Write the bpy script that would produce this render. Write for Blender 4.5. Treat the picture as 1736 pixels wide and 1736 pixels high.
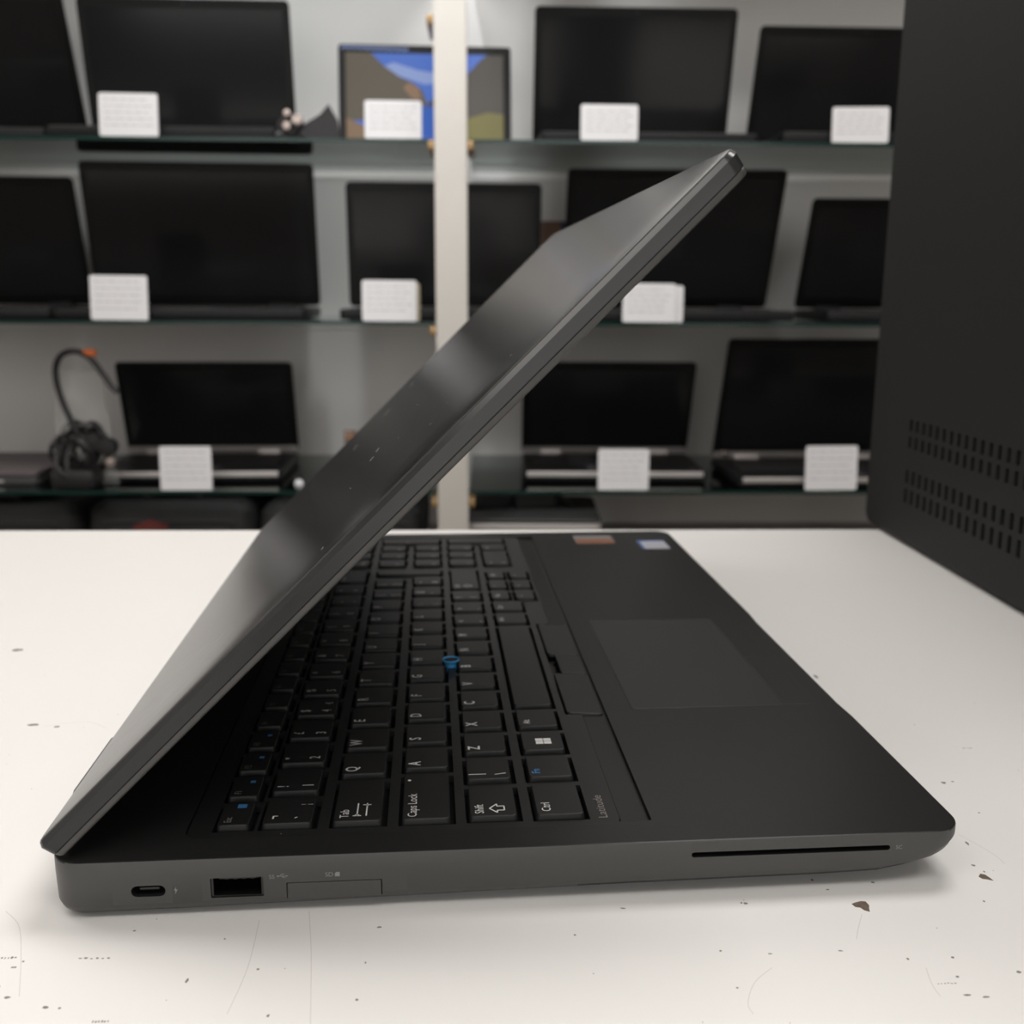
import bpy, bmesh, math, random
from mathutils import Matrix, Vector, noise
random.seed(7)
D = bpy.data
SC = bpy.context.scene
COL = SC.collection
for o in list(D.objects): D.objects.remove(o)
TZ = 900.0            # table top height above the floor, mm
LAP = 0.052           # the near laptop is turned a little on the table

# ---------------------------------------------------------------- camera
cam_d = D.cameras.new('camera'); cam = D.objects.new('camera', cam_d); COL.objects.link(cam)
cam_d.sensor_width = 36; cam_d.lens = 36*1744.2/1736; cam_d.clip_start = .005; cam_d.clip_end = 60
M = (Matrix.Rotation(-.028, 4, 'Z') @ Matrix.Rotation(-.2075, 4, 'X') @ Matrix.Rotation(-.0049, 4, 'Y') @ Matrix.Rotation(math.pi/2, 4, 'X'))
cam.matrix_world = Matrix.Translation((.11485, -.24681, .16295+TZ/1000)) @ M
cam_d.dof.use_dof = True; cam_d.dof.focus_distance = .292; cam_d.dof.aperture_fstop = 17
SC.camera = cam
SC.view_settings.view_transform = 'Standard'; SC.view_settings.look = 'None'
SC.view_settings.exposure = -0.05; SC.view_settings.gamma = 1; SC.view_settings.use_curve_mapping = False

# ---------------------------------------------------------------- world + light
w = D.worlds.new('world'); SC.world = w; w.use_nodes = True
w.node_tree.nodes['Background'].inputs[0].default_value = (.9, .95, 1, 1)
w.node_tree.nodes['Background'].inputs[1].default_value = .15
def area(name, loc, size, power, col, rot=(0, 0, 0)):
    l = D.lights.new(name, 'AREA'); l.shape = 'RECTANGLE'; l.size, l.size_y = size; l.energy = power; l.color = col
    o = D.objects.new(name, l); COL.objects.link(o); o.location = loc; o.rotation_euler = rot; return o
area('ceiling_panel_light', (-1.3, .55, 2.94), (1.2, .6), 7, (1, .96, .91))
area('ceiling_panel_light', (.7, .55, 2.94), (1.2, .6), 18.5, (1, .975, .95))
area('ceiling_panel_light', (-1.3, -1.0, 2.94), (1.2, .6), 3.5, (1, .95, .9))
area('ceiling_panel_light', (.7, -1.0, 2.94), (1.2, .6), 5, (1, .96, .93))
def spot(name, loc, target, power, ang, col=(.93, .96, 1), blend=.8, r=.05):
    l = D.lights.new(name, 'SPOT'); l.energy = power; l.color = col; l.spot_size = ang; l.spot_blend = blend; l.shadow_soft_size = r
    o = D.objects.new(name, l); COL.objects.link(o); o.location = loc
    o.rotation_euler = (Vector(target)-Vector(loc)).to_track_quat('-Z', 'Y').to_euler(); return o
area('front_fill_light', (0, -2.5, 1.75), (3.2, 1.5), 11, (1, .97, .94), (math.pi/2, 0, 0))  # added fill light behind the camera, brightens under the lid and the shelves
spot('ceiling_spot_light', (-.15, 1.05, 2.82), (-.05, 1.9, 1.55), 108, 1.0)

# ---------------------------------------------------------------- materials
MAT = {}
def mat(name, col, rough=.5, metal=0, spec=.5, noise_amt=0, nscale=60, bump=0, bscale=400, emit=None, coat=0, aniso=None):
    m = D.materials.new(name); m.use_nodes = True; nt = m.node_tree; b = nt.nodes['Principled BSDF']
    b.inputs['Base Color'].default_value = (*col, 1); b.inputs['Roughness'].default_value = rough
    b.inputs['Metallic'].default_value = metal; b.inputs['Specular IOR Level'].default_value = spec
    b.inputs['Coat Weight'].default_value = coat
    tc = nt.nodes.new('ShaderNodeTexCoord')
    if noise_amt:
        n = nt.nodes.new('ShaderNodeTexNoise'); n.inputs['Scale'].default_value = nscale; n.inputs['Detail'].default_value = 4
        nt.links.new(tc.outputs['Object'], n.inputs['Vector'])
        mx = nt.nodes.new('ShaderNodeMix'); mx.data_type = 'RGBA'
        mx.inputs['A'].default_value = (*[c*(1-noise_amt) for c in col], 1); mx.inputs['B'].default_value = (*[min(1, c*(1+noise_amt)) for c in col], 1)
        nt.links.new(n.outputs['Fac'], mx.inputs['Factor']); nt.links.new(mx.outputs['Result'], b.inputs['Base Color'])
    if bump:
        n = nt.nodes.new('ShaderNodeTexNoise'); n.inputs['Scale'].default_value = bscale; n.inputs['Detail'].default_value = 3
        nt.links.new(tc.outputs['Object'], n.inputs['Vector'])
        bp = nt.nodes.new('ShaderNodeBump'); bp.inputs['Strength'].default_value = bump; bp.inputs['Distance'].default_value = .0005
        nt.links.new(n.outputs['Fac'], bp.inputs['Height']); nt.links.new(bp.outputs['Normal'], b.inputs['Normal'])
    if emit:
        b.inputs['Emission Color'].default_value = (*emit[0], 1); b.inputs['Emission Strength'].default_value = emit[1]
    MAT[name] = m; return m
def s2l(r, g, b): return tuple((c/255/12.92 if c/255 <= .04045 else ((c/255+.055)/1.055)**2.4) for c in (r, g, b))
mat('table_laminate', (.80, .785, .765), .42, noise_amt=.015, nscale=14)
mat('shelf_wall', (.90, .865, .835), .55, noise_amt=.02, nscale=5)
mat('paint_wall', (.62, .60, .58), .6, noise_amt=.03, nscale=5, bump=.1, bscale=80)
mat('paint_ceiling', (.75, .74, .72), .8, noise_amt=.02, nscale=4)
mat('wall_dark', (.085, .08, .075), .6, noise_amt=.1, nscale=3)
mat('floor_tile', (.12, .11, .10), .4, noise_amt=.12, nscale=8)
mat('post_cream', (.84, .80, .74), .45, noise_amt=.03, nscale=20)
mat('bracket_brass', (.55, .36, .17), .35, .6)
mat('cabinet_grey', (.32, .29, .26), .5, noise_amt=.05, nscale=12)
mat('deck_dark', (.020, .020, .0198), .30, spec=.2, noise_amt=.06, nscale=900, bump=.08, bscale=3000)
mat('side_dark', (.052, .051, .049), .42, noise_amt=.05, nscale=600, bump=.06, bscale=2500)
mat('key_black', (.016, .0158, .0158), .42, spec=.35, bump=.05, bscale=3000)
mat('lattice_black', (.017, .017, .017), .42, spec=.35, bump=.05, bscale=3000)
mat('pit_black', (.006, .006, .006), .6)
mat('legend_white', (.75, .74, .72), .6)
mat('legend_dim', (.26, .24, .22), .6)
mat('legend_blue', (.05, .22, .48), .6)
mat('nub_blue', (.05, .30, .62), .5)
mat('print_grey', (.22, .22, .215), .6)
mat('port_metal', (.05, .05, .048), .3, .9)
mat('screen_glass', (.015, .015, .0155), .14, spec=.3)
mat('lap_black', (.011, .011, .0115), .4, spec=.25, noise_amt=.1, nscale=200)
mat('lap_grey', (.05, .05, .05), .4)
mat('lap_silver', (.60, .56, .54), .35, .55)
mat('lap_bezel', (.007, .007, .007), .35, spec=.25)
mat('lap_keys', (.02, .018, .018), .5)
mat('tag_paper', (.80, .79, .80), .5)
mat('tag_print', (.42, .41, .42), .6)
mat('tag_back', (.45, .38, .27), .5)
mat('tower_steel', (.026, .026, .0263), .6, .0, spec=.15, bump=.12, bscale=1800)
mat('cable_black', (.016, .014, .015), .45)
mat('plug_metal', (.62, .52, .47), .25, .7)
mat('orange_tag', (.75, .17, .03), .5)
mat('mauve_plastic', (.11, .09, .095), .5)
mat('bag_fabric', (.014, .0135, .0135), .75, noise_amt=.2, nscale=60, bump=.3, bscale=700)
mat('bag_red', (.14, .025, .02), .7)
mat('sticker_orange', (.23, .09, .045), .4)
mat('sticker_grey', (.18, .17, .165), .4)
mat('sticker_white', (.42, .42, .47), .4)
mat('sticker_blue', (.04, .12, .32), .4)
mat('chip_brown', (.13, .095, .07), .8, noise_amt=.5, nscale=700)
mat('chip_grey', (.22, .19, .185), .8, noise_amt=.5, nscale=900)
mat('scratch_grey', (.55, .52, .49), .7)
mat('dust', (.22, .21, .20), .8)
mat('lamp_frame', (.8, .8, .8), .5)
mat('fill_panel_glow', (.6, .65, .7), .2, emit=((1, .97, .94), .7))  # glowing surface of the added fill panel behind the camera
mat('lamp_diffuser', (.9, .9, .9), .5, emit=((1, .96, .92), 4))
mat('box_brown', (.30, .17, .11), .6)
mat('box_blue', (.02, .035, .12), .5)
mat('bead_white', (.7, .7, .72), .3)
for n, c, e in [('pic_sky', s2l(75, 115, 205), .55), ('pic_cloud', s2l(150, 170, 225), .5), ('pic_rock', s2l(105, 96, 82), .42), ('pic_rock_dark', s2l(82, 76, 70), .4), ('pic_sunlit', s2l(150, 118, 92), .5), ('pic_lake', s2l(50, 95, 185), .6), ('pic_grass', s2l(125, 118, 62), .5), ('pic_sand', s2l(140, 115, 90), .5)]:
    mat(n, tuple(x*.3 for x in c), .3, emit=(c, e))
# lid: satin coated metal with fine brushed scratches
m = mat('lid_metal', (.018, .018, .0183), .27, .0, spec=.42)
nt = m.node_tree; b = nt.nodes['Principled BSDF']
tc = nt.nodes.new('ShaderNodeTexCoord'); mp = nt.nodes.new('ShaderNodeMapping'); mp.inputs['Scale'].default_value = (30, 900, 30)
n = nt.nodes.new('ShaderNodeTexNoise'); n.inputs['Scale'].default_value = 3; n.inputs['Detail'].default_value = 5
rr = nt.nodes.new('ShaderNodeMapRange'); rr.inputs['To Min'].default_value = .15; rr.inputs['To Max'].default_value = .30
nt.links.new(tc.outputs['Object'], mp.inputs['Vector']); nt.links.new(mp.outputs[0], n.inputs['Vector'])
nt.links.new(n.outputs['Fac'], rr.inputs['Value']); nt.links.new(rr.outputs[0], b.inputs['Roughness'])
# thin tinted shelf glass (lets light through, mirrors at a glancing angle)
def glassy(name, tint, edge_rough=.03, fac_min=.0, ior=1.5):
    m = D.materials.new(name); m.use_nodes = True; nt = m.node_tree; nt.nodes.clear()
    out = nt.nodes.new('ShaderNodeOutputMaterial'); mx = nt.nodes.new('ShaderNodeMixShader')
    tr = nt.nodes.new('ShaderNodeBsdfTransparent'); gl = nt.nodes.new('ShaderNodeBsdfGlossy'); fr = nt.nodes.new('ShaderNodeFresnel')
    tr.inputs[0].default_value = (*tint, 1); gl.inputs['Roughness'].default_value = edge_rough; gl.inputs[0].default_value = (.9, .95, .93, 1)
    fr.inputs[0].default_value = ior
    lw = nt.nodes.new('ShaderNodeLayerWeight'); lw.inputs[0].default_value = .5; mc = nt.nodes.new('ShaderNodeMix'); mc.data_type = 'RGBA'
    mc.inputs['A'].default_value = (*tint, 1); mc.inputs['B'].default_value = (*[c*.1 for c in tint], 1)   # longer path through the pane at a glancing angle
    nt.links.new(lw.outputs['Facing'], mc.inputs['Factor']); nt.links.new(mc.outputs['Result'], tr.inputs[0])
    nt.links.new(fr.outputs[0], mx.inputs[0]); nt.links.new(tr.outputs[0], mx.inputs[1]); nt.links.new(gl.outputs[0], mx.inputs[2])
    nt.links.new(mx.outputs[0], out.inputs[0]); MAT[name] = m
glassy('shelf_glass', (.95, .955, .95), .06)
mat('clear_film', (.62, .62, .60), .25); MAT['clear_film'].node_tree.nodes['Principled BSDF'].inputs['Alpha'].default_value = .32
mat('glass_edge', (.006, .03, .024), .2)

# ---------------------------------------------------------------- mesh builder (all in mm)
def rrect(x0, x1, y0, y1, r, n=6):
    r = max(min(r, (x1-x0)/2-1e-4, (y1-y0)/2-1e-4), 1e-4); pts = []
    for cx, cy, a0 in ((x1-r, y1-r, 0), (x0+r, y1-r, 90), (x0+r, y0+r, 180), (x1-r, y0+r, 270)):
        for i in range(n+1):
            a = math.radians(a0+90*i/n); pts.append((cx+r*math.cos(a), cy+r*math.sin(a)))
    return pts
def shade(me, ang):
    for p in me.polygons: p.use_smooth = True
    me.set_sharp_from_angle(angle=math.radians(ang))
    big = set()
    for p in me.polygons:
        if len(p.vertices) > 9: big.update(p.edge_keys)
    for e in me.edges:
        if e.key in big: e.use_edge_sharp = True
class MB:
    def __init__(s, M=None): s.bm = bmesh.new(); s.M = M or Matrix.Identity(4); s.mi = 0
    def v(s, p): return s.bm.verts.new(s.M @ Vector(p))
    def f(s, vs):
        try: fc = s.bm.faces.new(vs); fc.material_index = s.mi; return fc
        except ValueError: return None
    def loft(s, rings, cap0=True, cap1=True):
        R = [[s.v(p) for p in r] for r in rings]; n = len(R[0])
        for a, b in zip(R, R[1:]):
            for i in range(n): s.f([a[i], a[(i+1) % n], b[(i+1) % n], b[i]])
        if cap0: s.f(R[0][::-1])
        if cap1: s.f(R[-1])
        return s
    def slab(s, x0, x1, y0, y1, z0, z1, r=1, b=.3, n=5, bb=None):
        bb = b if bb is None else bb
        rs = []
        def ring(i, z): rs.append([(x, y, z) for x, y in rrect(x0+i, x1-i, y0+i, y1-i, max(r-i, .05), n)])
        if bb > 0: ring(bb, z0); ring(bb*.3, z0+bb*.3)
        ring(0, z0+bb)
        ring(0, z1-b)
        if b > 0: ring(b*.3, z1-b*.3); ring(b, z1)
        return s.loft(rs)
    def box(s, x0, x1, y0, y1, z0, z1):
        vs = [s.v((x, y, z)) for z in (z0, z1) for x, y in ((x0, y0), (x1, y0), (x1, y1), (x0, y1))]
        for q in ((3, 2, 1, 0), (4, 5, 6, 7), (0, 1, 5, 4), (1, 2, 6, 5), (2, 3, 7, 6), (3, 0, 4, 7)): s.f([vs[i] for i in q])
        return s
    def lathe(s, prof, n=24, axis='Z', c=(0, 0, 0)):
        rs = []
        for r, z in prof:
            ring = []
            for i in range(n):
                a = 2*math.pi*i/n; p = (r*math.cos(a), r*math.sin(a), z)
                if axis == 'Y': p = (p[0], p[2], -p[1])
                if axis == 'X': p = (p[2], p[0], p[1])
                ring.append((p[0]+c[0], p[1]+c[1], p[2]+c[2]))
            rs.append(ring)
        return s.loft(rs)
    def tube(s, pts, r, n=8, close=False):
        P = [Vector(p) for p in pts]; rings = []
        # catmull-rom smoothing
        Q = []
        for i in range(len(P)-1):
            a, b, c, d = P[max(i-1, 0)], P[i], P[i+1], P[min(i+2, len(P)-1)]
            for k in range(4):
                t = k/4; Q.append(.5*((2*b)+(c-a)*t+(2*a-5*b+4*c-d)*t*t+(-a+3*b-3*c+d)*t**3))
        Q.append(P[-1]); up = Vector((.13, .2, 1)).normalized()
        for i, p in enumerate(Q):
            t = (Q[min(i+1, len(Q)-1)]-Q[max(i-1, 0)]).normalized(); x = t.cross(up)
            if x.length < .05: x = t.cross(Vector((1, 0, 0)))
            x.normalize(); y = x.cross(t).normalized(); up = y
            rings.append([tuple(p+x*r*math.cos(2*math.pi*k/n)+y*r*math.sin(2*math.pi*k/n)) for k in range(n)])
        return s.loft(rings)
    def poly(s, pts, z0, z1):
        return s.loft([[(x, y, z0) for x, y in pts], [(x, y, z1) for x, y in pts]])
    def text(s, txt, x, y, z, h, sx=.8, th=.04, bold=0, rot=90, align='LEFT', T=None):
        """lettering of cap height h; rot=90 reads along +y with its top towards -x"""
        c = D.curves.new('t', 'FONT'); c.body = txt; c.size = 1; c.resolution_u = 3; c.align_x = align; c.offset = bold
        o = D.objects.new('t', c); COL.objects.link(o)
        me = o.to_mesh()
        k = h/.69; Tm = T or (Matrix.Translation((x, y, z)) @ Matrix.Rotation(math.radians(rot), 4, 'Z'))
        vs = [s.v(Tm @ Vector((p.co.x*k*sx, p.co.y*k, th))) for p in me.vertices]
        for pl in me.polygons: s.f([vs[i] for i in pl.vertices])
        o.to_mesh_clear(); D.objects.remove(o); D.curves.remove(c)
        return s
    def build(s, name, mats, parent=None, smooth=35, loc=None, rot=None, obj=None):
        bmesh.ops.remove_doubles(s.bm, verts=s.bm.verts, dist=1e-5)
        bmesh.ops.recalc_face_normals(s.bm, faces=s.bm.faces)
        bmesh.ops.scale(s.bm, vec=(.001,)*3, verts=s.bm.verts)
        me = D.meshes.new(name); s.bm.to_mesh(me); s.bm.free()
        for m in ([mats] if isinstance(mats, str) else mats): me.materials.append(MAT[m])
        if smooth:
            shade(me, smooth)
        o = D.objects.new(name, me); COL.objects.link(o)
        if parent: o.parent = parent
        if loc: o.location = [c*.001 for c in loc]
        if rot: o.rotation_euler = rot
        return o
def tag(o, label, cat, group=None):
    o['label'] = label; o['category'] = cat
    if group: o['group'] = group
    return o
def empty(name, loc, rz=0, label=None, cat=None, group=None):
    o = D.objects.new(name, None); COL.objects.link(o); o.empty_display_size = .02
    o.location = (loc[0]*.001, loc[1]*.001, (loc[2]+TZ)*.001); o.rotation_euler = (0, 0, rz)
    if label: tag(o, label, cat, group)
    return o
def struct(o): o['kind'] = 'structure'; return o
def cut(o, cutter_mb):
    """boolean difference, applied"""
    c = cutter_mb.build('cutter', 'pit_black', smooth=0)
    c.matrix_world = Matrix.Identity(4)
    md = o.modifiers.new('b', 'BOOLEAN'); md.operation = 'DIFFERENCE'; md.solver = 'EXACT'; md.object = c
    par = o.parent; o.parent = None
    bpy.context.view_layer.update()
    dg = bpy.context.evaluated_depsgraph_get(); me = D.meshes.new_from_object(o.evaluated_get(dg))
    o.modifiers.clear(); old = o.data; o.data = me; me.name = o.name
    o.parent = par; D.objects.remove(c)
    shade(me, 30)

# ---------------------------------------------------------------- room shell (z measured from the table top: floor = -900)
F = -TZ
def room(name, m, *b):
    mb = MB(); mb.box(*b); o = mb.build(name, m, smooth=0); o.location.z = TZ*.001; return struct(o)
room('floor', 'floor_tile', -2600, 2600, -2600, 2000, F-60, F)
room('ceiling', 'paint_ceiling', -2600, 2600, -2600, 2000, F+3000, F+3060)
room('wall_back', 'shelf_wall', -2600, 2600, 1900, 2000, F, F+3000)
room('wall_left', 'paint_wall', -2700, -2600, -2600, 2000, F, F+3000)
room('wall_right', 'paint_wall', 2600, 2700, -2600, 2000, F, F+3000)
room('wall_front', 'wall_dark', -2600, 2600, -2700, -2600, F, F+3000)
for i, (x, y) in enumerate(((-1300, 550), (700, 550), (-1300, -1000), (700, -1000))):
    r = empty('ceiling_light', (x, y, F+3000), 0, 'rectangular ceiling light panel on the ceiling', 'ceiling light', 'ceiling light panels')
    a = MB(); a.box(-620, 620, -320, -300, -40, 0); a.box(-620, 620, 300, 320, -40, 0); a.box(-620, -600, -300, 300, -40, 0); a.box(600, 620, -300, 300, -40, 0)
    a.build('frame', 'lamp_frame', r, smooth=0)
    MB().box(-600, 600, -300, 300, -35, -25).build('diffuser', 'lamp_diffuser', r, smooth=0)

def swall(name, m, mb): o = mb.build(name, m, smooth=0); o.location.z = TZ*.001; return struct(o)
a = MB(); x0, x1, z0, z1 = -1650, 1650, 60, 1640
for b_ in ((x0, x1, z0, z0+50), (x0, x1, z1-50, z1), (x0, x0+50, z0, z1), (x1-50, x1, z0, z1), (-25, 25, z0, z1)): a.box(b_[0], b_[1], -2600, -2560, b_[2], b_[3])
wn = swall('fill_panel_frame', 'lamp_frame', a)  # frame of an added, unseen light panel, no known opening here
MB().box(x0+40, x1-40, -2598, -2590, z0+40, z1-40).build('pane', 'fill_panel_glow', wn, smooth=0)  # added glowing sheet, gives fill light and screen reflections
sp = empty('ceiling_spotlight', (-150, 1050, F+3000), 0, 'small round spotlight on the ceiling aimed at the shelf wall', 'ceiling light')
MB().lathe([(40, 0), (40, -12), (8, -14), (8, -100)], 20).build('mount', 'lamp_frame', sp)
MB(Matrix.Translation((0, 0, -150)) @ Matrix.Rotation(.55, 4, 'X')).lathe([(30, 55), (42, 50), (50, -28), (46, -28), (38, 40)], 24).build('lamp_head', 'lamp_frame', sp)

# ---------------------------------------------------------------- counter in the foreground
tb = empty('counter', (0, 0, 0), 0, 'white laminate shop counter with chipped and scuffed top', 'counter')
tb.location.z = TZ*.001
MB().slab(-1300, 1300, -700, 466, -28, 0, r=3, b=1.2).build('counter_top', 'table_laminate', tb)
MB().box(-1280, 1280, -660, 446, F, -28).build('counter_body', 'paint_wall', tb, smooth=0)
def blob(mb, x, y, a, b, z=.03, n=14, jag=.45):
    ph = random.random()*9; pts = []
    for i in range(n):
        t = 2*math.pi*i/n; k = 1-jag*random.random()
        pts.append((x+a*k*math.cos(t), y+b*k*math.sin(t)))
    mb.poly(pts, 0.002, z)
scuffs = [(-102.5,215.5,3.83,2.6),(-49.0,127.5,1.8,1.2),(-59.0,129.3,3.62,1.6),(-4.6,-14.4,2.06,.6),(17.3,-15.1,3.53,.5),(-1.5,-18.2,.73,.5),(2.1,-29.4,1.5,.75),(42.8,-24.2,.6,1.4),(59.1,-20.1,.6,.6),(87.2,-3.4,1.0,.6),(65.0,-37.0,.6,.8),(27.1,-38.2,1.7,.6),(12.7,-33.1,1.2,.8),(16.0,-33.4,.55,.6),(23.5,-3.7,.6,.5),(47.9,-7.7,.4,.5),(85.3,-18.1,.4,.6),(84.8,-31.9,.6,.6),(258.3,23.4,.9,.9),(259.9,19.9,.5,.8),(252.7,5.2,.5,.7),(262.2,35.6,.6,1.9),(186.5,5.4,1.0,.7),(185.5,5.7,.5,.6),(152.5,3.8,1.2,.5),(138.5,-7.8,.5,.6),(175.0,-15.2,.6,.5),(175.8,-29.5,.5,.5),(227.1,-28.9,2.1,.22),(221.4,-19.4,.6,.6),(233.0,-19.0,.7,.7),(230.8,-26.5,.7,.6),(205.6,-15.8,1.1,.4),(276.0,76.2,.7,.6),(272.5,75.4,1.2,1.2),(293.5,102.8,1.6,.5),(187.3,-16.6,.9,.4),(208.5,16.6,.5,1.0),(211.3,11.7,.8,.5),(225.4,15.0,.9,.7),(230.1,-33.2,1.4,.5),(234.4,-34.0,1.4,.5),(246.8,-25.0,1.0,.8),(260.3,176.1,1.2,3.4),(274.8,54.4,.6,.5)]
a = MB()
for x, y, sx, sy in scuffs:
    if sy <= .6 and sx > 1.5:      # broken dashes
        for k in range(6): blob(a, x-sx+2*sx*k/5, y+random.uniform(-.15, .15), sx/5*random.uniform(.5, 1), sy*random.uniform(.5, .9))
    else: blob(a, x, y, sx*.75, sy*.75)
for k in range(90): blob(a, random.uniform(-120, 330), random.uniform(-45, 200), random.uniform(.1, .3), random.uniform(.1, .28), n=7)
for k in range(4): blob(a, -1+random.uniform(-1.2, 1.2), -12-random.uniform(0, 16), .35, .4)
o = a.build('scuff_marks', 'chip_grey', tb, smooth=0); o['kind'] = 'stuff'
a = MB(); a.poly([(215.6, 4.6), (216.9, 5.3), (218.6, 5.9), (219.9, 5.7), (220.2, 3.9), (219.6, 2.2), (219.3, .9), (218.0, 1.6), (217.4, 2.9), (216.2, 3.2)], .002, .04)
a.build('paint_chip', 'chip_brown', tb, smooth=0); a = MB(); a.poly([(257.0, 17.4), (258.2, 18.9), (259.4, 18.4), (260.0, 16.6), (260.3, 15.2), (258.9, 15.9), (257.6, 16.2)], .002, .04)
a.build('paint_chip', 'chip_brown', tb, smooth=0)
a = MB()
def scratch(pts, w=.12):
    P = [Vector((*p, .02)) for p in pts]
    for p, q_ in zip(P, P[1:]):
        d = (q_-p).normalized(); nrm = Vector((-d.y, d.x, 0))*w/2
        a.f([a.v(p-nrm), a.v(q_-nrm), a.v(q_+nrm), a.v(p+nrm)])
def smooth_pts(pts, k=5):
    out = []
    for i in range(len(pts)-1):
        p0, p1, p2, p3 = [Vector(pts[j]) for j in (max(i-1, 0), i, i+1, min(i+2, len(pts)-1))]
        for j in range(k):
            t = j/k; out.append(tuple(.5*((2*p1)+(p2-p0)*t+(2*p0-5*p1+4*p2-p3)*t*t+(-p0+3*p1-3*p2+p3)*t**3)))
    return out+[pts[-1]]
for l in [[(67.6, 4.1), (71.3, -15.0), (75.8, -44.0)], [(-13.9, 5.7), (-7.5, -1.0), (-1.5, -13.5), (4.9, -29.2)], [(55.1, .3), (56.4, -19.3), (55.4, -36.4)], [(216.8, -.2), (213.7, -6.0), (211.4, -11.0)], [(224.6, -22.8), (223.4, -29.0), (223.5, -33.7)], [(186.4, -22.0), (180.6, -27.5), (177.0, -34.9), (177.3, -38.9)], [(-54, 128), (-40, 132), (-30, 126)], [(262, 41), (267, 30), (268, 24)]]:
    scratch(smooth_pts(l))
o = a.build('scratches', 'scratch_grey', tb, smooth=0); o['kind'] = 'stuff'

# ---------------------------------------------------------------- THE LAPTOP (local frame: x rear->front, y near->far, z up)
lap = empty('laptop', (0, 0, 0), LAP, 'large open black laptop in sharp focus on the white counter', 'laptop')
def zb(x):
    P = [(-5, 2.2), (3, 1.0), (33, 1.2), (87, 2.2), (152, 3.3), (210, 3.8), (227, 4.4), (239, 6.8), (247, 10.2), (252, 12.0)]
    for (a0, b0), (a1, b1) in zip(P, P[1:]):
        if x <= a1: return b0+(b1-b0)*max(0, (x-a0))/(a1-a0)
    return P[-1][1]
H = 17.0
def outline(i, r):
    """rounded rectangle 0..250.6 x 0..376 inset by i, long edges subdivided"""
    base = rrect(i, 250.6-i, i, 376-i, max(r-i, .3), 10); out = []
    for k, p in enumerate(base):
        q_ = base[(k+1) % len(base)]; out.append(p)
        d = math.hypot(q_[0]-p[0], q_[1]-p[1])
        if d > 20:
            for j in range(1, 30): out.append((p[0]+(q_[0]-p[0])*j/30, p[1]+(q_[1]-p[1])*j/30))
    # shallow finger scoop in the middle of the front edge
    res = []
    for x, y in out:
        if x > 245 and 80 < y < 200:
            t = min(1, max(0, (y-82)/10), max(0, (198-y)/10)); x -= .7*t
        res.append((x, y))
    return res
a = MB(); rings = []
for i, t in ((22, -.9), (6, -.7), (2.4, .2), (.9, 1.6), (.2, 3.2)):
    rings.append([(x, y, zb(x)+t) for x, y in outline(i, 9)])
for i, z in ((0, 12.4), (0, 16.5), (.14, 16.86), (.5, 17.0)):
    rings.append([(x, y, max(z, zb(x)+3.3) if z < 13 else z) for x, y in outline(i, 9)])
a.loft(rings)
base = a.build('base', ['side_dark', 'deck_dark', 'pit_black'], lap)
# cut-outs: keyboard pit, trackpoint button ledge, ports
KX0, KX1, KY0, KY1 = 33.0, 155.0, 10.6, 365.4
c = MB(); c.mi = 0
c.loft([[(x, y, z) for x, y in rrect(KX0, KX1, KY0, KY1, 4.5, 6)] for z in (13.5, 19)])
cut(base, c); c = MB()
wedge = [(154.0, 17.6), (163.4, 17.6), (163.4, 15.5), (162.6, 15.4), (154.0, 15.9)]
c.loft([[(x, y, z) for x, z in wedge] for y in (12.0, 364)])
def rr_xz(x0, x1, z0, z1, r, y): return [(x, y, z) for x, z in rrect(x0, x1, z0, z1, r, 5)]
c.loft([rr_xz(21.6, 30.5, 6.55, 9.75, 1.58, -1), rr_xz(21.6, 30.5, 6.55, 9.75, 1.58, 7)])
c.loft([rr_xz(42.2, 56.1, 5.4, 11.2, .4, -1), rr_xz(42.2, 56.1, 5.4, 11.2, .4, 11)])
c.loft([rr_xz(172.1, 228.4, 11.95, 13.45, .7, -1), rr_xz(172.1, 228.4, 11.95, 13.45, .7, 12)])
c.loft([rr_xz(62.1, 87.5, 4.2, 9.1, .3, -1), rr_xz(62.1, 87.5, 4.2, 9.1, .3, 2)])
cut(base, c)
me = base.data
for p in me.polygons:
    cc = p.center*1000; nz = p.normal.z
    if nz > .85 and cc.z > 15.2: p.material_index = 1
    elif cc.z < 15.2 and KX0-1 < cc.x < KX1+1 and KY0-1 < cc.y < KY1+1 and cc.z > 13.0: p.material_index = 2
    elif 1.0 < cc.y < 14 and 20 < cc.x < 230 and 4 < cc.z < 14 and cc.y > 1.0: p.material_index = 2
    elif cc.z > 15.2 and 1 < cc.x < 249 and 1 < cc.y < 375: p.material_index = 1
    else: p.material_index = 0
# rubber feet
for x, y in ((14, 24), (14, 352), (222, 24), (222, 352)):
    z1 = zb(x)+.3
    MB().slab(x-6, x+6, y-14, y+14, 0, z1, r=3, b=.2, bb=.3).build('rubber_foot', 'pit_black', lap)
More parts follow.
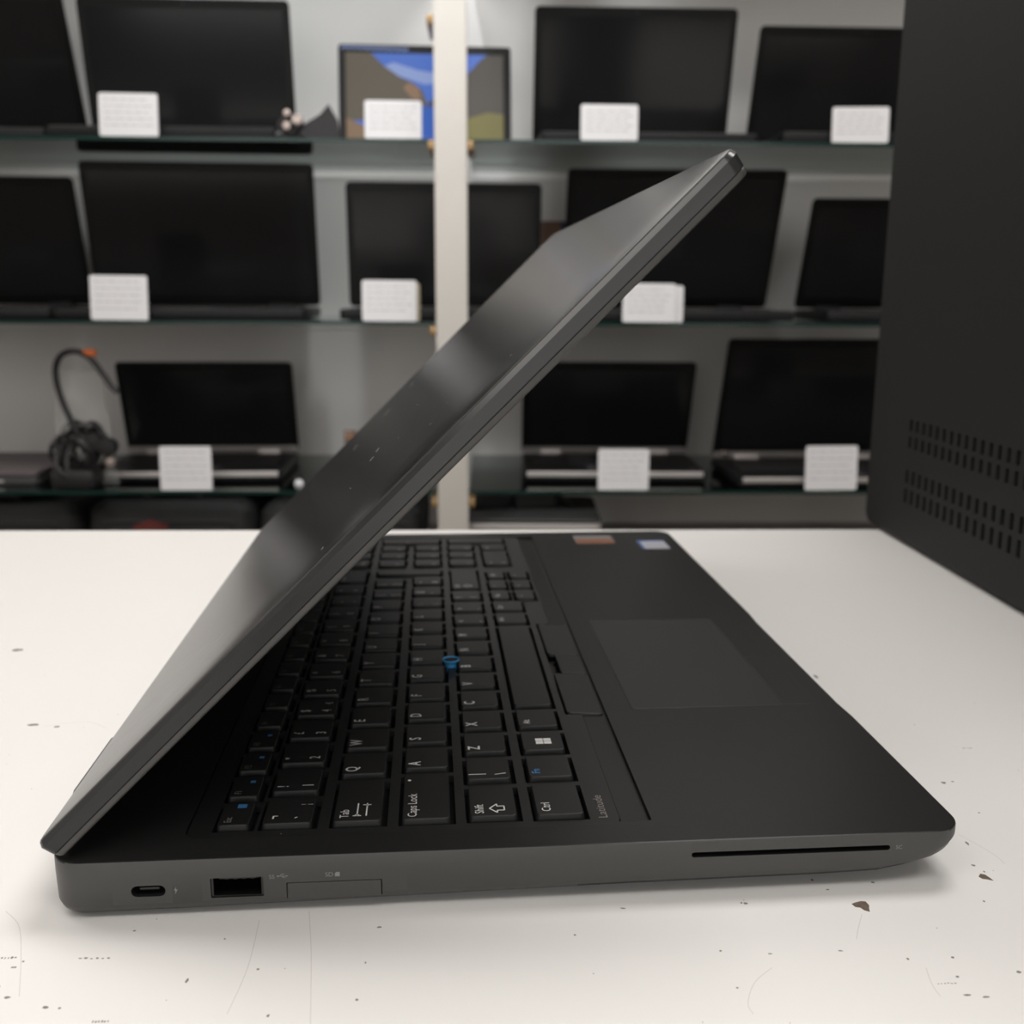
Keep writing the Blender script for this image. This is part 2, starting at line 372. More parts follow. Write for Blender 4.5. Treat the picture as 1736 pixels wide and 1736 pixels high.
# port innards
a = MB(); a.slab(23.4, 28.7, 1.4, 6.6, 7.75, 8.5, r=.2, b=.1); a.build('usb_c_tongue', 'port_metal', lap)
a = MB(); a.box(44.2, 54.2, 4.5, 10.5, 8.2, 9.8); pt = a.build('usb_port_tongue', 'lap_black', lap, smooth=0)
a = MB(); a.box(42.3, 42.9, .6, 9, 5.5, 11.0); a.box(55.4, 56.0, .6, 9, 5.5, 11.0); a.box(42.9, 55.4, .6, 9, 5.5, 5.8); a.box(44.5, 54.0, .4, 9, 10.7, 11.1); a.build('usb_port_shell', 'port_metal', lap, smooth=0)
a = MB()
for x in (45.6, 47.9, 50.2, 52.5): a.box(x-.45, x+.45, 4.6, 8, 7.95, 8.25)
a.build('contact', 'port_metal', pt, smooth=0)
a = MB(Matrix.Translation((0, 0, 0)) @ Matrix(((1, 0, 0, 0), (0, 0, -1, 0), (0, 1, 0, 0), (0, 0, 0, 1))))
a.slab(62.35, 87.25, 4.4, 8.85, -1.9, -.12, r=.25, b=.08); a.build('card_slot_cover', 'side_dark', lap)
# side lettering (faces -y: local x stays x, text up = z)
def side_T(x, z): return Matrix.Translation((x, -.02, z)) @ Matrix.Rotation(math.pi/2, 4, 'X')
a = MB(); a.text('SS', 0, 0, 0, 1.15, 1.0, T=side_T(57.6, 10.5))
a.M = side_T(0, 0)
a.poly([(60.0, 11.1), (62.2, 11.1), (62.2, 11.25), (60.0, 11.25)], .0, .02); a.poly([(60.5, 11.2), (61.1, 11.7), (61.7, 11.7), (61.7, 11.85), (61.0, 11.85), (60.3, 11.2)], 0, .02)
a.poly([(60.9, 11.1), (61.4, 10.65), (62.0, 10.65), (62.0, 10.8), (61.5, 10.8), (61.15, 11.1)], 0, .02); a.poly([(62.2, 10.95), (62.7, 11.17), (62.2, 11.4)], 0, .02)
a.poly([(60.0-.25, 10.95), (60.15, 10.95), (60.15, 11.4), (59.75, 11.4)], 0, .02)
a.build('port_lettering', 'print_grey', lap, smooth=0); a = MB(); a.text('SD', 0, 0, 0, 1.2, 1.05, T=side_T(72.4, 10.55))
a.M = side_T(0, 0); a.poly([(75.0, 10.5), (76.3, 10.5), (76.3, 11.75), (75.4, 11.75), (75.0, 11.35)], 0, .02)
a.build('port_lettering', 'print_grey', lap, smooth=0); a = MB(side_T(0, 0)); a.poly([(33.3, 9.3), (32.7, 8.1), (33.1, 8.2), (32.9, 7.0), (33.7, 8.5), (33.25, 8.4)][::-1], 0, .02)
a.build('port_symbol', 'print_grey', lap, smooth=0); a = MB(); a.text('SC', 0, 0, 0, 1.15, 1.0, T=side_T(230.0, 12.2))
a.build('port_lettering', 'print_grey', lap, smooth=0)
# keyboard lattice
ROWX = [(40.9, 50.2), (53.3, 67.6), (73.0, 87.1), (92.4, 106.5), (111.6, 125.6), (130.7, 144.8)]
K = []  # (x0,x1,y0,y1,[legends])
wk, P = 15.0, 19.05
NP = [295.0, 312.0, 329.0, 346.0]; wn = 13.6
r0 = ['Esc'] + ['F%d' % i for i in range(1, 13)] + ['Home', 'End', 'Ins']
for i, t in enumerate(r0): K.append((*ROWX[0], 15.3+16.9*i, 15.3+16.9*i+13.4, 'F', t))
for i, t in enumerate(['Del', 'PgUp', 'PgDn', 'Calc']): K.append((*ROWX[0], NP[i], NP[i]+wn, 'F', t))
K.append((*ROWX[1], 15.3, 30.6, 'D', ('¬', '`')))
for i, t in enumerate(zip('!"£$%^&*()_+', '1234567890-=')): K.append((*ROWX[1], 34.6+P*i, 34.6+P*i+wk, 'D', t))
K.append((*ROWX[1], 34.6+P*12, 287, 'T', 'Backspace'))
K.append((*ROWX[2], 15.3, 40.6, 'T', 'Tab'))
for i, t in enumerate('QWERTYUIOP'): K.append((*ROWX[2], 44.7+P*i, 44.7+P*i+wk, 'L', t))
for i, t in enumerate((('{', '['), ('}', ']'))): K.append((*ROWX[2], 44.7+P*(10+i), 44.7+P*(10+i)+wk, 'D', t))
K.append((*ROWX[3], 15.2, 43.6, 'T', 'Caps Lock'))
for i, t in enumerate('ASDFGHJKL'): K.append((*ROWX[3], 47.6+P*i, 47.6+P*i+wk, 'L', t))
for i, t in enumerate(((':', ';'), ('@', "'"), ('~', '#'))): K.append((*ROWX[3], 47.6+P*(9+i), 47.6+P*(9+i)+wk, 'D', t))
K.append((ROWX[2][0], ROWX[3][1], 276.5, 287, 'T', ''))
K.append((*ROWX[4], 15.5, 34.4, 'T', 'Shift'))
K.append((*ROWX[4], 38.6, 53.6, 'D', ('|', '\\')))
for i, t in enumerate('ZXCVBNM'): K.append((*ROWX[4], 57.8+P*i, 57.8+P*i+wk, 'L', t))
for i, t in enumerate((('<', ','), ('>', '.'), ('?', '/'))): K.append((*ROWX[4], 57.8+P*(7+i), 57.8+P*(7+i)+wk, 'D', t))
K.append((*ROWX[4], 57.8+P*10, 287, 'T', 'Shift'))
K += [(*ROWX[5], 15.2, 34.6, 'T', 'Ctrl'), (*ROWX[5], 38.8, 53.9, 'B', 'Fn'), (*ROWX[5], 57.9, 73.0, 'W', ''), (*ROWX[5], 76.9, 91.9, 'T', 'Alt'),
      (*ROWX[5], 95.6, 187.6, 'S', ''), (*ROWX[5], 191.7, 206.6, 'T', 'Alt Gr'), (*ROWX[5], 210.6, 225.6, 'T', 'Ctrl')]
for i, (t1, t2) in enumerate((('PgUp', '<'), ('^', 'v'), ('PgDn', '>'))):
    y = 229.4+P*i
    K.append((130.7, 139.8, y, y+wk, 'A', t1)); K.append((142.6, 152.2, y, y+wk, 'A', t2))
K.append((*ROWX[5], NP[0], NP[1]+wn, 'N', ('0', 'Ins'))); K.append((*ROWX[5], NP[2], NP[2]+wn, 'N', ('.', 'Del')))
for r_, tt in ((4, '123'), (3, '456'), (2, '789')):
    for i, t in enumerate(tt): K.append((*ROWX[r_], NP[i], NP[i]+wn, 'N', (t, '')))
K.append((ROWX[4][0], ROWX[5][1], NP[3], NP[3]+wn, 'T', '')); K.append((ROWX[2][0], ROWX[3][1], NP[3], NP[3]+wn, 'N', ('+', '')))
for i, t in enumerate(['Num', '/', '*', '-']): K.append((*ROWX[1], NP[i], NP[i]+wn, 'N', (t, '')))
# lattice: plate with a hole round each key
a = MB(); a.slab(KX0+.25, KX1-.25, KY0+.25, KY1-.25, 14.3, 16.6, r=4.2, b=.2, n=6)
lat = a.build('keyboard_frame', 'lattice_black', lap)
c = MB(); g = .85
for k in K:
    c.box(k[0]-g, k[1]+g+.5, k[2]-g, k[3]+g, 13.6, 18)
c.box(148.7, 156, 89.4, 192.8, 13.6, 18)
cut(lat, c)
lat.data.materials.clear(); lat.data.materials.append(MAT['lattice_black'])
for p in lat.data.polygons: p.material_index = 0
kz1 = 18.05
def keycap(mb, x0, x1, y0, y1):
    rs = []
    for i, z in ((-.1, 14.2), (.05, 15.4), (.45, kz1-.35), (.6, kz1-.12), (.9, kz1), ):
        rs.append([(x, y, z) for x, y in rrect(x0+i*.6, x1-i*.6, y0+i*.6, y1-i*.6, 1.1, 4)])
    mb.loft(rs)
def legends(mb, k):
    x0, x1, y0, y1, typ, t = k; z = kz1; mb.mi = 1
    if typ == 'F':
        mb.mi = 3; mb.text(t, x0+3.9, y0+1.6, z, 2.0, .8 if len(t) < 4 else .6, bold=-.003)
        mb.mi = 2
        if t in ('Esc',): mb.M = Matrix.Identity(4); mb.poly([(x0+4.3, y0+10.0), (x0+6.9, y0+10.0), (x0+6.9, y0+12.2), (x0+4.3, y0+12.2)][::-1], z, z+.04)
        elif t[0] == 'F' and len(t) == 2 and int(t[1]) in (1, 2, 3): mb.poly([(x0+5.4, y0+8.8), (x0+6.9, y0+8.8), (x0+6.9, y0+10.2), (x0+5.4, y0+10.2)][::-1], z, z+.04)
    elif typ == 'D':
        mb.text(t[0], x0+4.8, y0+2.7, z, 3.3 if t[0] != '|' else 4.0, .75, bold=.012); mb.text(t[1], x0+12.2, y0+2.7, z, 3.3, .8, bold=.012)
        if t[1] == '`': mb.text('¦', x0+12.6, y0+10.5, z, 2.6, .7)
        if t[1] == '4': mb.text('€', x0+12.2, y0+9.5, z, 2.4, .8)
    elif typ == 'L': mb.text(t, x0+5.1, y0+1.7, z, 3.8, .74, bold=.016)
    elif typ == 'B': mb.mi = 2; mb.text(t, x0+3.9, y0+2.4, z, 2.5, .9, bold=.012)
    elif typ == 'W':
        for u in (0, 1):
            for v_ in (0, 1):
                xa = x0+4.8+u*2.7; ya = y0+4.6+v_*2.25; s = .0
                mb.poly([(xa, ya), (xa+2.45, ya), (xa+2.45+(.0), ya+2.0+.0), (xa, ya+2.0)], z, z+.04)
    elif typ == 'T':
        if t in ('Backspace', 'Alt Gr'): mb.text(t, x0+3.6, y0+2.2, z, 2.2, .65)
        elif t == 'Tab':
            mb.text('Tab', x0+4.4, y0+2.0, z, 2.5, .88)
            for xa, d in ((x0+6.6, 1), (x0+9.2, -1)):
                mb.poly([(xa, y0+3.0), (xa+.42, y0+3.0), (xa+.42, y0+10.4), (xa, y0+10.4)], z, z+.04)
                e = y0+(3.0 if d > 0 else 9.3)
                mb.poly([(xa-1.0, e), (xa+1.4, e), (xa+1.4, e+.35), (xa-1.0, e+.35)], z, z+.04)
                mb.poly([(xa-.5, e+.5), (xa+.9, e+.5), (xa+.21, e+1.3)] if d > 0 else [(xa-.5, e+.1), (xa+.9, e+.1), (xa+.21, e-.8)], z, z+.04)
        elif t == 'Caps Lock':
            mb.text(t, x0+4.3, y0+1.4, z, 2.6, .86); mb.lathe([(.55, z), (.55, z+.05)], 12, c=(x0+1.9, y0+24.0, 0))
        elif t == 'Shift':
            mb.text(t, x0+4.3, y0+1.7, z, 2.6, .8)
            X, Y = x0+6.0, y0+2.0
            o_ = [(p*.76, q_*.8) for p, q_ in [(0, 3.2), (2.9, 0), (2.9, 1.7), (5.6, 1.7), (5.6, 4.7), (2.9, 4.7), (2.9, 6.4)]]; cx, cy = 2.9, 3.2
            for (ax, ay), (bx_, by_) in zip(o_, o_[1:]+o_[:1]):
                d = Vector((bx_-ax, by_-ay)).normalized(); nn = Vector((-d.y, d.x))*.2
                mb.poly([(X+ax-nn.x, Y+ay-nn.y), (X+bx_-nn.x, Y+by_-nn.y), (X+bx_+nn.x, Y+by_+nn.y), (X+ax+nn.x, Y+ay+nn.y)], z, z+.04)
        elif t == 'Ctrl': mb.text(t, x0+4.5, y0+2.0, z, 2.6, .85)
        elif t == 'Alt': mb.text(t, x0+4.4, y0+2.2, z, 2.3, .8)
    elif typ == 'A': mb.text(t, x0+4.2, y0+3, z, 2.2, .7)
    elif typ == 'N':
        mb.text(t[0], x0+(12.0 if (x1-x0) < 20 else 16), y0+2.4, z, 2.8, .7)
        if t[1]: mb.text(t[1], x0+4.5, y0+2.4, z, 2.0, .6)
    mb.mi = 0
# the largest hundred keys are parts of their own, the last ones under the lid one object
hid = sorted(range(len(K)), key=lambda i: K[i][0]*1.0-.35*K[i][2])[:max(0, len(K)-99)]
rest = MB()
for i, k in enumerate(K):
    if i in hid:
        keycap(rest, *k[:4]); legends(rest, k); continue
    a = MB(); keycap(a, *k[:4]); legends(a, k)
    a.build('key', ['key_black', 'legend_white', 'legend_blue', 'legend_dim'], lap)
if hid: o = rest.build('function_keys', ['key_black', 'legend_white', 'legend_blue', 'legend_dim'], lap); o['kind'] = 'stuff'
# pointing stick
a = MB(); a.lathe([(2.3, 15), (2.3, 17.9), (2.7, 18.4), (3.3, 19.0), (3.5, 19.5), (3.3, 19.8), (2.9, 19.65), (2.7, 19.2)], 24, c=(109.0, 141.2, 0)); o = a.build('pointing_stick', 'nub_blue', lap); o['label'] = 'blue pointing stick cap'
a = MB(); a.lathe([(2.75, 18.6), (2.75, 19.3), (1.2, 19.4), (.1, 19.42)], 20, c=(109.0, 141.2, 0)); a.build('stick_centre', 'pit_black', o)
# pointing stick buttons
def tilt_slab(mb, x0, x1, y0, y1, r):
    rs = []
    for i, dz in ((0, -1.6), (0, -.35), (.12, -.1), (.35, 0)):
        rs.append([(x, y, 17.0-(max(0, x-152))*.085+dz) for x, y in rrect(x0+i, x1-i, y0+i, y1-i, r, 4)])
    mb.loft(rs)
for y0, y1, xx in ((90.2, 129.6, 149.4), (130.4, 151.4, 152.4), (152.2, 192.0, 149.4)):
    a = MB(); tilt_slab(a, xx, 162.7, y0, y1, 1.6 if xx < 150 else .8); a.build('stick_button', 'key_black', lap)
a = MB(); a.text('Latitude', 151.3, 14.8, 16.62, 2.6, 1.12, bold=-.006); a.build('deck_lettering', 'legend_dim', lap, smooth=0)
# touchpad and its buttons, sunk thin plates
a = MB(); a.slab(173.2, 229.2, 91.8, 194.6, 16.9, 17.16, r=.8, b=.14, bb=0); a.build('touchpad', 'lattice_black', lap)
for y0, y1 in ((92.2, 142.6), (143.2, 193.6)):
    a = MB(); a.slab(229.75, 242.0, y0, y1, 16.9, 17.13, r=.8, b=.12, bb=0); a.build('touchpad_button', 'deck_dark', lap)
a = MB(); a.box(229.15, 229.8, 92.2, 193.6, 16.95, 17.04); a.build('touchpad_gap', 'pit_black', lap, smooth=0)
a = MB(); a.slab(226, 242.6, 329, 350, 17, 17.1, r=.6, b=.02, bb=0); o = a.build('sticker', 'sticker_white', lap); o['label'] = 'pale grey and blue sticker'
b2 = MB(); b2.box(226.1, 242.5, 347.6, 350, 17.1, 17.14); b2.box(226.1, 227.6, 329, 347.6, 17.1, 17.14); b2.build('sticker_band', 'sticker_blue', o, smooth=0)
a = MB(); a.slab(189, 212.5, 344, 364.5, 17, 17.1, r=.6, b=.02, bb=0); o = a.build('sticker', 'sticker_grey', lap); o['label'] = 'grey sticker with orange band'
b2 = MB(); b2.box(189.5, 212, 344.2, 355, 17.1, 17.14); b2.build('sticker_band', 'sticker_orange', o, smooth=0)
# dust specks on the keyboard
a = MB()
for x, y, z in ((126.2, 74, 16.6), (59.3, 12.4, 16.6), (104, 330, kz1), (140, 315, kz1)): a.lathe([(.2, z-.1), (.18, z+.1)], 6, c=(x, y, 0))
o = a.build('dust_specks', 'dust', lap); o['kind'] = 'stuff'
# hinges
for y0, y1 in ((46, 88), (288, 330)):
    a = MB(); a.slab(-8.6 if y0 < 100 else -1, 9, y0, y1, 10 if y0 < 100 else 12, 14.2, r=2.2, b=1, bb=1); a.build('hinge_cover', 'side_dark', lap)
    a = MB(); a.lathe([(1.0, y0+2), (3.4, y0+2.4), (3.4, y1-2.4), (1.0, y1-2)], 16, axis='Y', c=(3.6, 0, 20.2)); a.box(1.2, 6.6, y0+6, y1-6, 16.6, 20.4); a.build('hinge', 'pit_black', lap)

# ---- lid: s runs from hinge to top edge, d goes from outer face inwards
ang = math.radians(44.85)
ux, uz = math.cos(ang), math.sin(ang)
# columns: local s -> (ux,0,uz); local y -> y ; local d(up in lid frame = -normal) -> (uz,0,-ux)
LM = Matrix(((ux, 0, uz, -1.3), (0, 1, 0, 0), (uz, 0, -ux, 22.4), (0, 0, 0, 1)))
a = MB(LM); rs = []
def lring(i, d, r=5):
    out = []                                       # small radius at the hinge end, larger at the top edge
    for k, (cs, cy, a0) in enumerate(((1, 1, 0), (0, 1, 90), (0, 0, 180), (1, 0, 270))):
        rr_ = max(((14 if cy else 4.5) if cs else 2.5)-i*.3, .6); S = 249.9-i*.2-max(d, 0)*.25-rr_ if cs else i*.35-2.2+max(d, 0)*.4+rr_; Y = 376-i-rr_ if cy else i+rr_
        for j in range(9):
            t = math.radians(a0+90*j/8); out.append((S+rr_*math.cos(t), Y+rr_*math.sin(t), d))
    return out
for i, d in ((26, -.55), (14, -.5), (8, -.35), (5, -.16), (3.3, 0), (2.9, .22), (2.6, .22), (1.0, 1.45), (.3, 4.75), (.55, 4.95)): rs.append(lring(i, d))
a.loft(rs); lid = a.build('lid', 'lid_metal', lap, smooth=24)
a = MB(LM); rs = [lring(i, d) for i, d in ((.75, 4.9), (.45, 5.1), (.45, 6.2), (.9, 6.75), (1.4, 6.9))]; 
inner = [(s, y) for s, y in rrect(15, 236, 14, 362, 1, 8)]
rs.append([(s, y, 6.9) for s, y in inner]); rs.append([(s, y, 6.0) for s, y in inner])
a.loft(rs); bz = a.build('screen_bezel', 'side_dark', lap, smooth=50)
a = MB(LM); a.slab(15.2, 235.8, 14.2, 361.8, 6.02, 6.3, r=.5, b=.05, bb=0); a.build('display', 'screen_glass', lap)
# tiny dents and dust on the lid
a = MB(LM); rs = None
for k in range(26):
    s, y = random.uniform(60, 190), random.uniform(15, 330)
    L_ = random.choice((.3, .4, .6)); t = random.uniform(0, 3.14)
    pts = [(s+L_*math.cos(t+u)*(1 if j % 2 == 0 else .35), y+L_*math.sin(t+u)*1.5*(1 if j % 2 == 0 else .35)) for j, u in enumerate([0, 1.57, 3.14, 4.71])]
    a.poly(pts, -.69, -.6)
for s, y, l in ((131, 300, 5), (113, 275, 7), (92, 255, 5), (117, 130, 3), (115, 118, 3)):
    a.poly([(s, y), (s+l*.5, y+l), (s+l*.5+.5, y+l), (s+.6, y-.4)], -.69, -.6)
o = a.build('surface_marks', 'dust', lid, smooth=0); o['kind'] = 'stuff'

# ---------------------------------------------------------------- computer tower at the right edge
tw = empty('computer_tower', (396, 490, 0), 0, 'tall dark grey computer case with vent slots, at the right edge of the counter', 'computer tower')
a = MB(); TL, TH, TW = 470, 470, 190
# body: cross-section in the y-z plane extruded along x, rounded edges
def yz(i, x): return [(x, y, z) for y, z in rrect(-TL+i, 0-i, 2+i, TH-i, max(9-i, 1), 6)]
a.loft([yz(2.2, 0), yz(.7, .7), yz(0, 2.4), yz(0, TW-2.4), yz(.7, TW-.7), yz(2.2, TW)])
body = a.build('side_panel_body', 'tower_steel', tw)
c = MB()
for z0, z1 in ((76, 84.5), (65, 73.5), (41.5, 51), (28.5, 38.5)):
    for k in range(26):
        y = -70-k*9.9
        c.loft([rr_ for rr_ in ([(x, y+yy, zz) for yy, zz in rrect(-2.3, 2.3, z0, z1, 1.2, 3)] for x in (-3, 2.2))])
body.location = (0, 0, 0); tw_loc = tw.location.copy()
cut(body, c)
for p in body.data.polygons:
    if .0015 < p.center.x < .003 and abs(p.normal.x) > .9: p.material_index = 0
a = MB(); a.box(2.35, 2.8, -TL+40, -60, 22, 92); a.build('vent_mesh', 'pit_black', tw, smooth=0)
for x in (20, TW-20):
    for y in (-40, -TL+40): MB().lathe([(9, 0), (9, 3)], 16, c=(x, y, 0)).build('foot', 'pit_black', tw)

# ---------------------------------------------------------------- shelving behind
cab = empty('base_cabinet', (0, 1690, F), 0, 'long brown-grey cabinet below the glass shelves', 'cabinet')
MB().slab(-1500, 1500, -205, 205, 0, TZ-330, r=2, b=1).build('cabinet_body', 'cabinet_grey', cab)
MB().slab(-1505, 1505, -215, 208, TZ-330, TZ-312, r=2, b=1).build('cabinet_top', 'cabinet_grey', cab)
post = empty('shelf_post', (63.6, 1463, -312), 0, 'cream upright post standing in front of the glass shelves', 'post')
MB().slab(-25.5, 25.5, -20, 20, 0, 2100-2, r=2, b=.8).build('upright', 'post_cream', post)
for z in (764, 590, 407, 120, -165):
    for sx in (-1, 1):
        if z == 590 and sx > 0: continue
        a = MB(); x0, x1 = sorted((sx*25.5, sx*36)); 
        a.slab(x0, x1, -14, 90, z+312-22, z+312-7, r=4, b=3); a.build('shelf_bracket', 'bracket_brass', post)
SH = {0: 764, 1: 407, 2: 120, 3: -165}
NM = {0: 'topmost', 1: 'upper', 2: 'middle', 3: 'lowest'}
for k, z in SH.items():
    for side, x0, x1 in (('left', -1400, 34), ('right', 91, 1400)):
        r = empty('glass_shelf', ((x0+x1)/2, 1690, z), 0, '%s glass shelf in the bay to the %s of the cream post' % (NM[k], side), 'shelf', 'glass shelves')
        hw = (x1-x0)/2
        MB().box(-hw, hw, -201, 200, -6, 0).build('glass_pane', 'shelf_glass', r, smooth=0)
        MB().box(-hw, hw, -203.2, -201, -6, 0).build('polished_edge', 'glass_edge', r, smooth=0)

def bg_laptop(label, x, yh, zs, yaw, tilt, W, Hh, c_base='lap_black', c_strip='lap_black', picture=False, wedge=False, Dp=None):
    """x, yh: middle of the hinge; tilt > 0 leans the screen towards the shelf edge"""
    D_ = Dp or min(.66*W, yh-1508); D_ = max(D_, 150)
    r = empty('laptop', (x, yh, zs), yaw, label, 'laptop', 'laptops for sale on the glass shelves')
    hw = W/2; bt = 19
    b_ = MB().slab(-hw, hw, -D_, 6, 2, bt, r=9, b=2.5, bb=3).build('base', 'lap_black', r)
    if c_strip == 'lap_silver': MB().slab(-hw+6, hw-6, -D_-1, -D_+4, bt-9, bt+.2, r=1, b=.8).build('front_trim', 'lap_silver', b_)
    MB().slab(-hw+5, hw-5, -D_+5, -12, bt-.5, bt+.6, r=5, b=.3, bb=0).build('deck', 'lap_black' if c_base != 'lap_silver' else 'lap_silver', r)
    a = MB(); kx0, kx1 = -hw+22, hw-22; n = 14; pw = (kx1-kx0)/n; rows = 5; ky1 = -24; ky0 = -D_*.62; ph = (ky1-ky0)/rows
    for i in range(n):
        for j in range(rows): a.box(kx0+i*pw+1, kx0+(i+1)*pw-1, ky0+j*ph+1, ky0+(j+1)*ph-1, bt+.5, bt+2.2)
    a.build('keyboard', 'lap_keys', r, smooth=0)
    MB().slab(-48, 48, -D_*.93, -D_*.66, bt+.5, bt+.9, r=3, b=.2, bb=0).build('touchpad', 'lap_grey', r)
    for y0 in (-hw*.78, hw*.52): MB().slab(y0, y0+hw*.26, -7, 6, bt-2, bt+7, r=3, b=2).build('hinge', c_strip, r)
    T = Matrix.Translation((0, 0, bt+3)) @ Matrix.Rotation(tilt, 4, 'X') @ Matrix.Rotation(math.pi/2, 4, 'X')
    # in this frame: x across, y up the screen, z towards the viewer
    l = MB(T).slab(-hw, hw, 0, Hh, -6, 0, r=9, b=1.5, bb=2.5).build('lid', c_base, r)
    if c_strip == 'lap_silver': MB(T).slab(-hw+2, hw-2, 1, 13, -.2, 1.0, r=2, b=.4).build('hinge_strip', 'lap_silver', l)
    MB(T).slab(-hw+2.5, hw-2.5, 3 if c_strip != 'lap_silver' else 13, Hh-2.5, -.1, .5, r=7, b=.2, bb=0).build('bezel', 'lap_bezel', l)
    s0, s1 = 20, Hh-16
    d = MB(T).slab(-hw+12, hw-12, s0, s1, .45, .7, r=.5, b=.1, bb=0).build('display', 'screen_glass', l)
    MB(T).lathe([(1.8, .5), (1.6, .75)], 10, c=(0, Hh-8, 0)).build('webcam', 'lap_grey', l)
    if 'pale hinge strip' in label: MB(T).lathe([(7, .9), (6, 2.2), (.5, 2.4)], 16, c=(-hw+24, 7, 0)).build('badge', 'plug_metal', l)
    return r, T, d, hw, Hh
Lh = [
 ('black laptop on the upper shelf, cut off by the left edge of the photo', -789, 1765, 1, .05, .42, 359, 262, 'lap_black', 'lap_black'),
 ('large black laptop with a smoky screen reflection, behind the leftmost upper-shelf tag', -407, 1735, 1, .02, .18, 365, 238, 'lap_black', 'lap_black'),
 ('black laptop with rounded corners on the upper shelf, first one right of the cream post', 386, 1765, 1, .01, .25, 361, 240, 'lap_black', 'lap_black'),
 ('black laptop on the upper shelf beside the dark grey computer case', 785, 1742, 1, .02, .35, 377, 208, 'lap_black', 'lap_black'),
 ('black laptop on the middle shelf, cut off by the left edge of the photo', -790, 1740, 2, .05, .29, 344, 232, 'lap_black', 'lap_black'),
 ('widest black laptop, on the middle shelf behind the leftmost tag there', -401, 1745, 2, .05, .2, 413, 256, 'lap_black', 'lap_black'),
 ('black laptop on the middle shelf partly hidden behind the cream post', 44, 1690, 2, .03, .12, 349, 218, 'lap_black', 'lap_black'),
 ('black laptop on the middle shelf, seen behind the lid corner of the foreground laptop', 450, 1700, 2, 0, .42, 381, 256, 'lap_black', 'lap_black'),
 ('black laptop on the middle shelf half hidden by the dark grey computer case', 873, 1700, 2, 0, .38, 355, 205, 'lap_black', 'lap_black'),
 ('laptop with black screen and silver palm rest beside the cable bundle', -418, 1785, 3, .03, .28, 332, 186, 'lap_black', 'lap_silver'),
 ('silver-trimmed laptop on the lowest shelf, first one right of the cream post', 355, 1785, 3, -.02, .42, 329, 200, 'lap_black', 'lap_silver'),
 ('black laptop with pale hinge strip on the lowest shelf, beside the computer case', 747, 1725, 3, .01, .40, 378, 250, 'lap_black', 'lap_silver')]
for (lb, x, yh, sh, yaw, tilt, W, Hh, cb, cs) in Lh:
    bg_laptop(lb, x, yh, SH[sh], yaw, tilt, W, Hh, cb, cs)
# tablet with a lit mountain picture
tbx = empty('tablet', (13, 1672, SH[1]), .05, 'tablet showing a blue sky and mountain picture on the upper shelf behind the cream post', 'tablet')
T = Matrix.Translation((0, 0, 2)) @ Matrix.Rotation(-.17, 4, 'X') @ Matrix.Rotation(math.pi/2, 4, 'X')
hw = 152; Ht = 188
MB(T).slab(-hw, hw, 0, Ht, -9, 0, r=6, b=1.5, bb=2).build('body', 'lap_black', tbx)
a = MB(T); X0, X1, Y0, Y1 = -139, 138, 16, 173; z = .15
def pic(mi, pts, dz):
    a.mi = mi; a.poly([(X0+(X1-X0)*u, Y0+(Y1-Y0)*v_) for u, v_ in pts], 0, z+dz)
pic(0, [(0, 0), (1, 0), (1, 1), (0, 1)], 0)
pic(1, [(.2, .82), (.35, .74), (.5, .66), (.62, .68), (.75, .8), (.6, .78), (.45, .82), (.3, .9)], .05)
pic(2, [(0, .25), (0, 1), (.16, 1), (.24, .86), (.34, .74), (.42, .68), (.48, .6), (.52, .42), (.5, .25)], .1)
pic(3, [(.5, .25), (.52, .45), (.6, .58), (.7, .66), (.78, .8), (.86, .95), (.9, 1), (1, 1), (1, .25)], .15)
pic(4, [(.36, .62), (.4, .68), (.46, .62), (.48, .5), (.42, .5)], .2)
pic(5, [(.34, .08), (.36, .42), (.6, .42), (.62, .08)], .25)
pic(6, [(.6, 0), (.62, .22), (.75, .28), (.9, .36), (1, .34), (1, 0)], .3)
pic(3, [(.62, .22), (.72, .26), (.86, .44), (.94, .5), (.8, .46), (.66, .38)], .27)
pic(7, [(0, .0), (0, .28), (.1, .2), (.2, .12), (.4, .06), (.6, .0)], .32)
a.build('display', ['pic_sky', 'pic_cloud', 'pic_rock', 'pic_rock_dark', 'pic_sunlit', 'pic_lake', 'pic_grass', 'pic_sand'], tbx, smooth=0)
a = MB(T)
for k in range(22): a.box(-hw+6+k*5.4, -hw+9+k*5.4, Ht-9+(k % 2)*1.5-k*.12, Ht-4+(k % 2)*1.5-k*.12, 0, .5)
a.build('blue_tick_row', 'pic_cloud', tbx, smooth=0)  # row of small pale blue emissive boxes along the top bezel
a = MB(); a.slab(-60, 60, 8, 70, 0, 3, r=4, b=.8); a.loft([[(x, 8, 0), (x, 11, 0), (x, 36, 90), (x, 33, 90)] for x in (-40, 40)]); a.build('stand', 'lap_black', tbx)

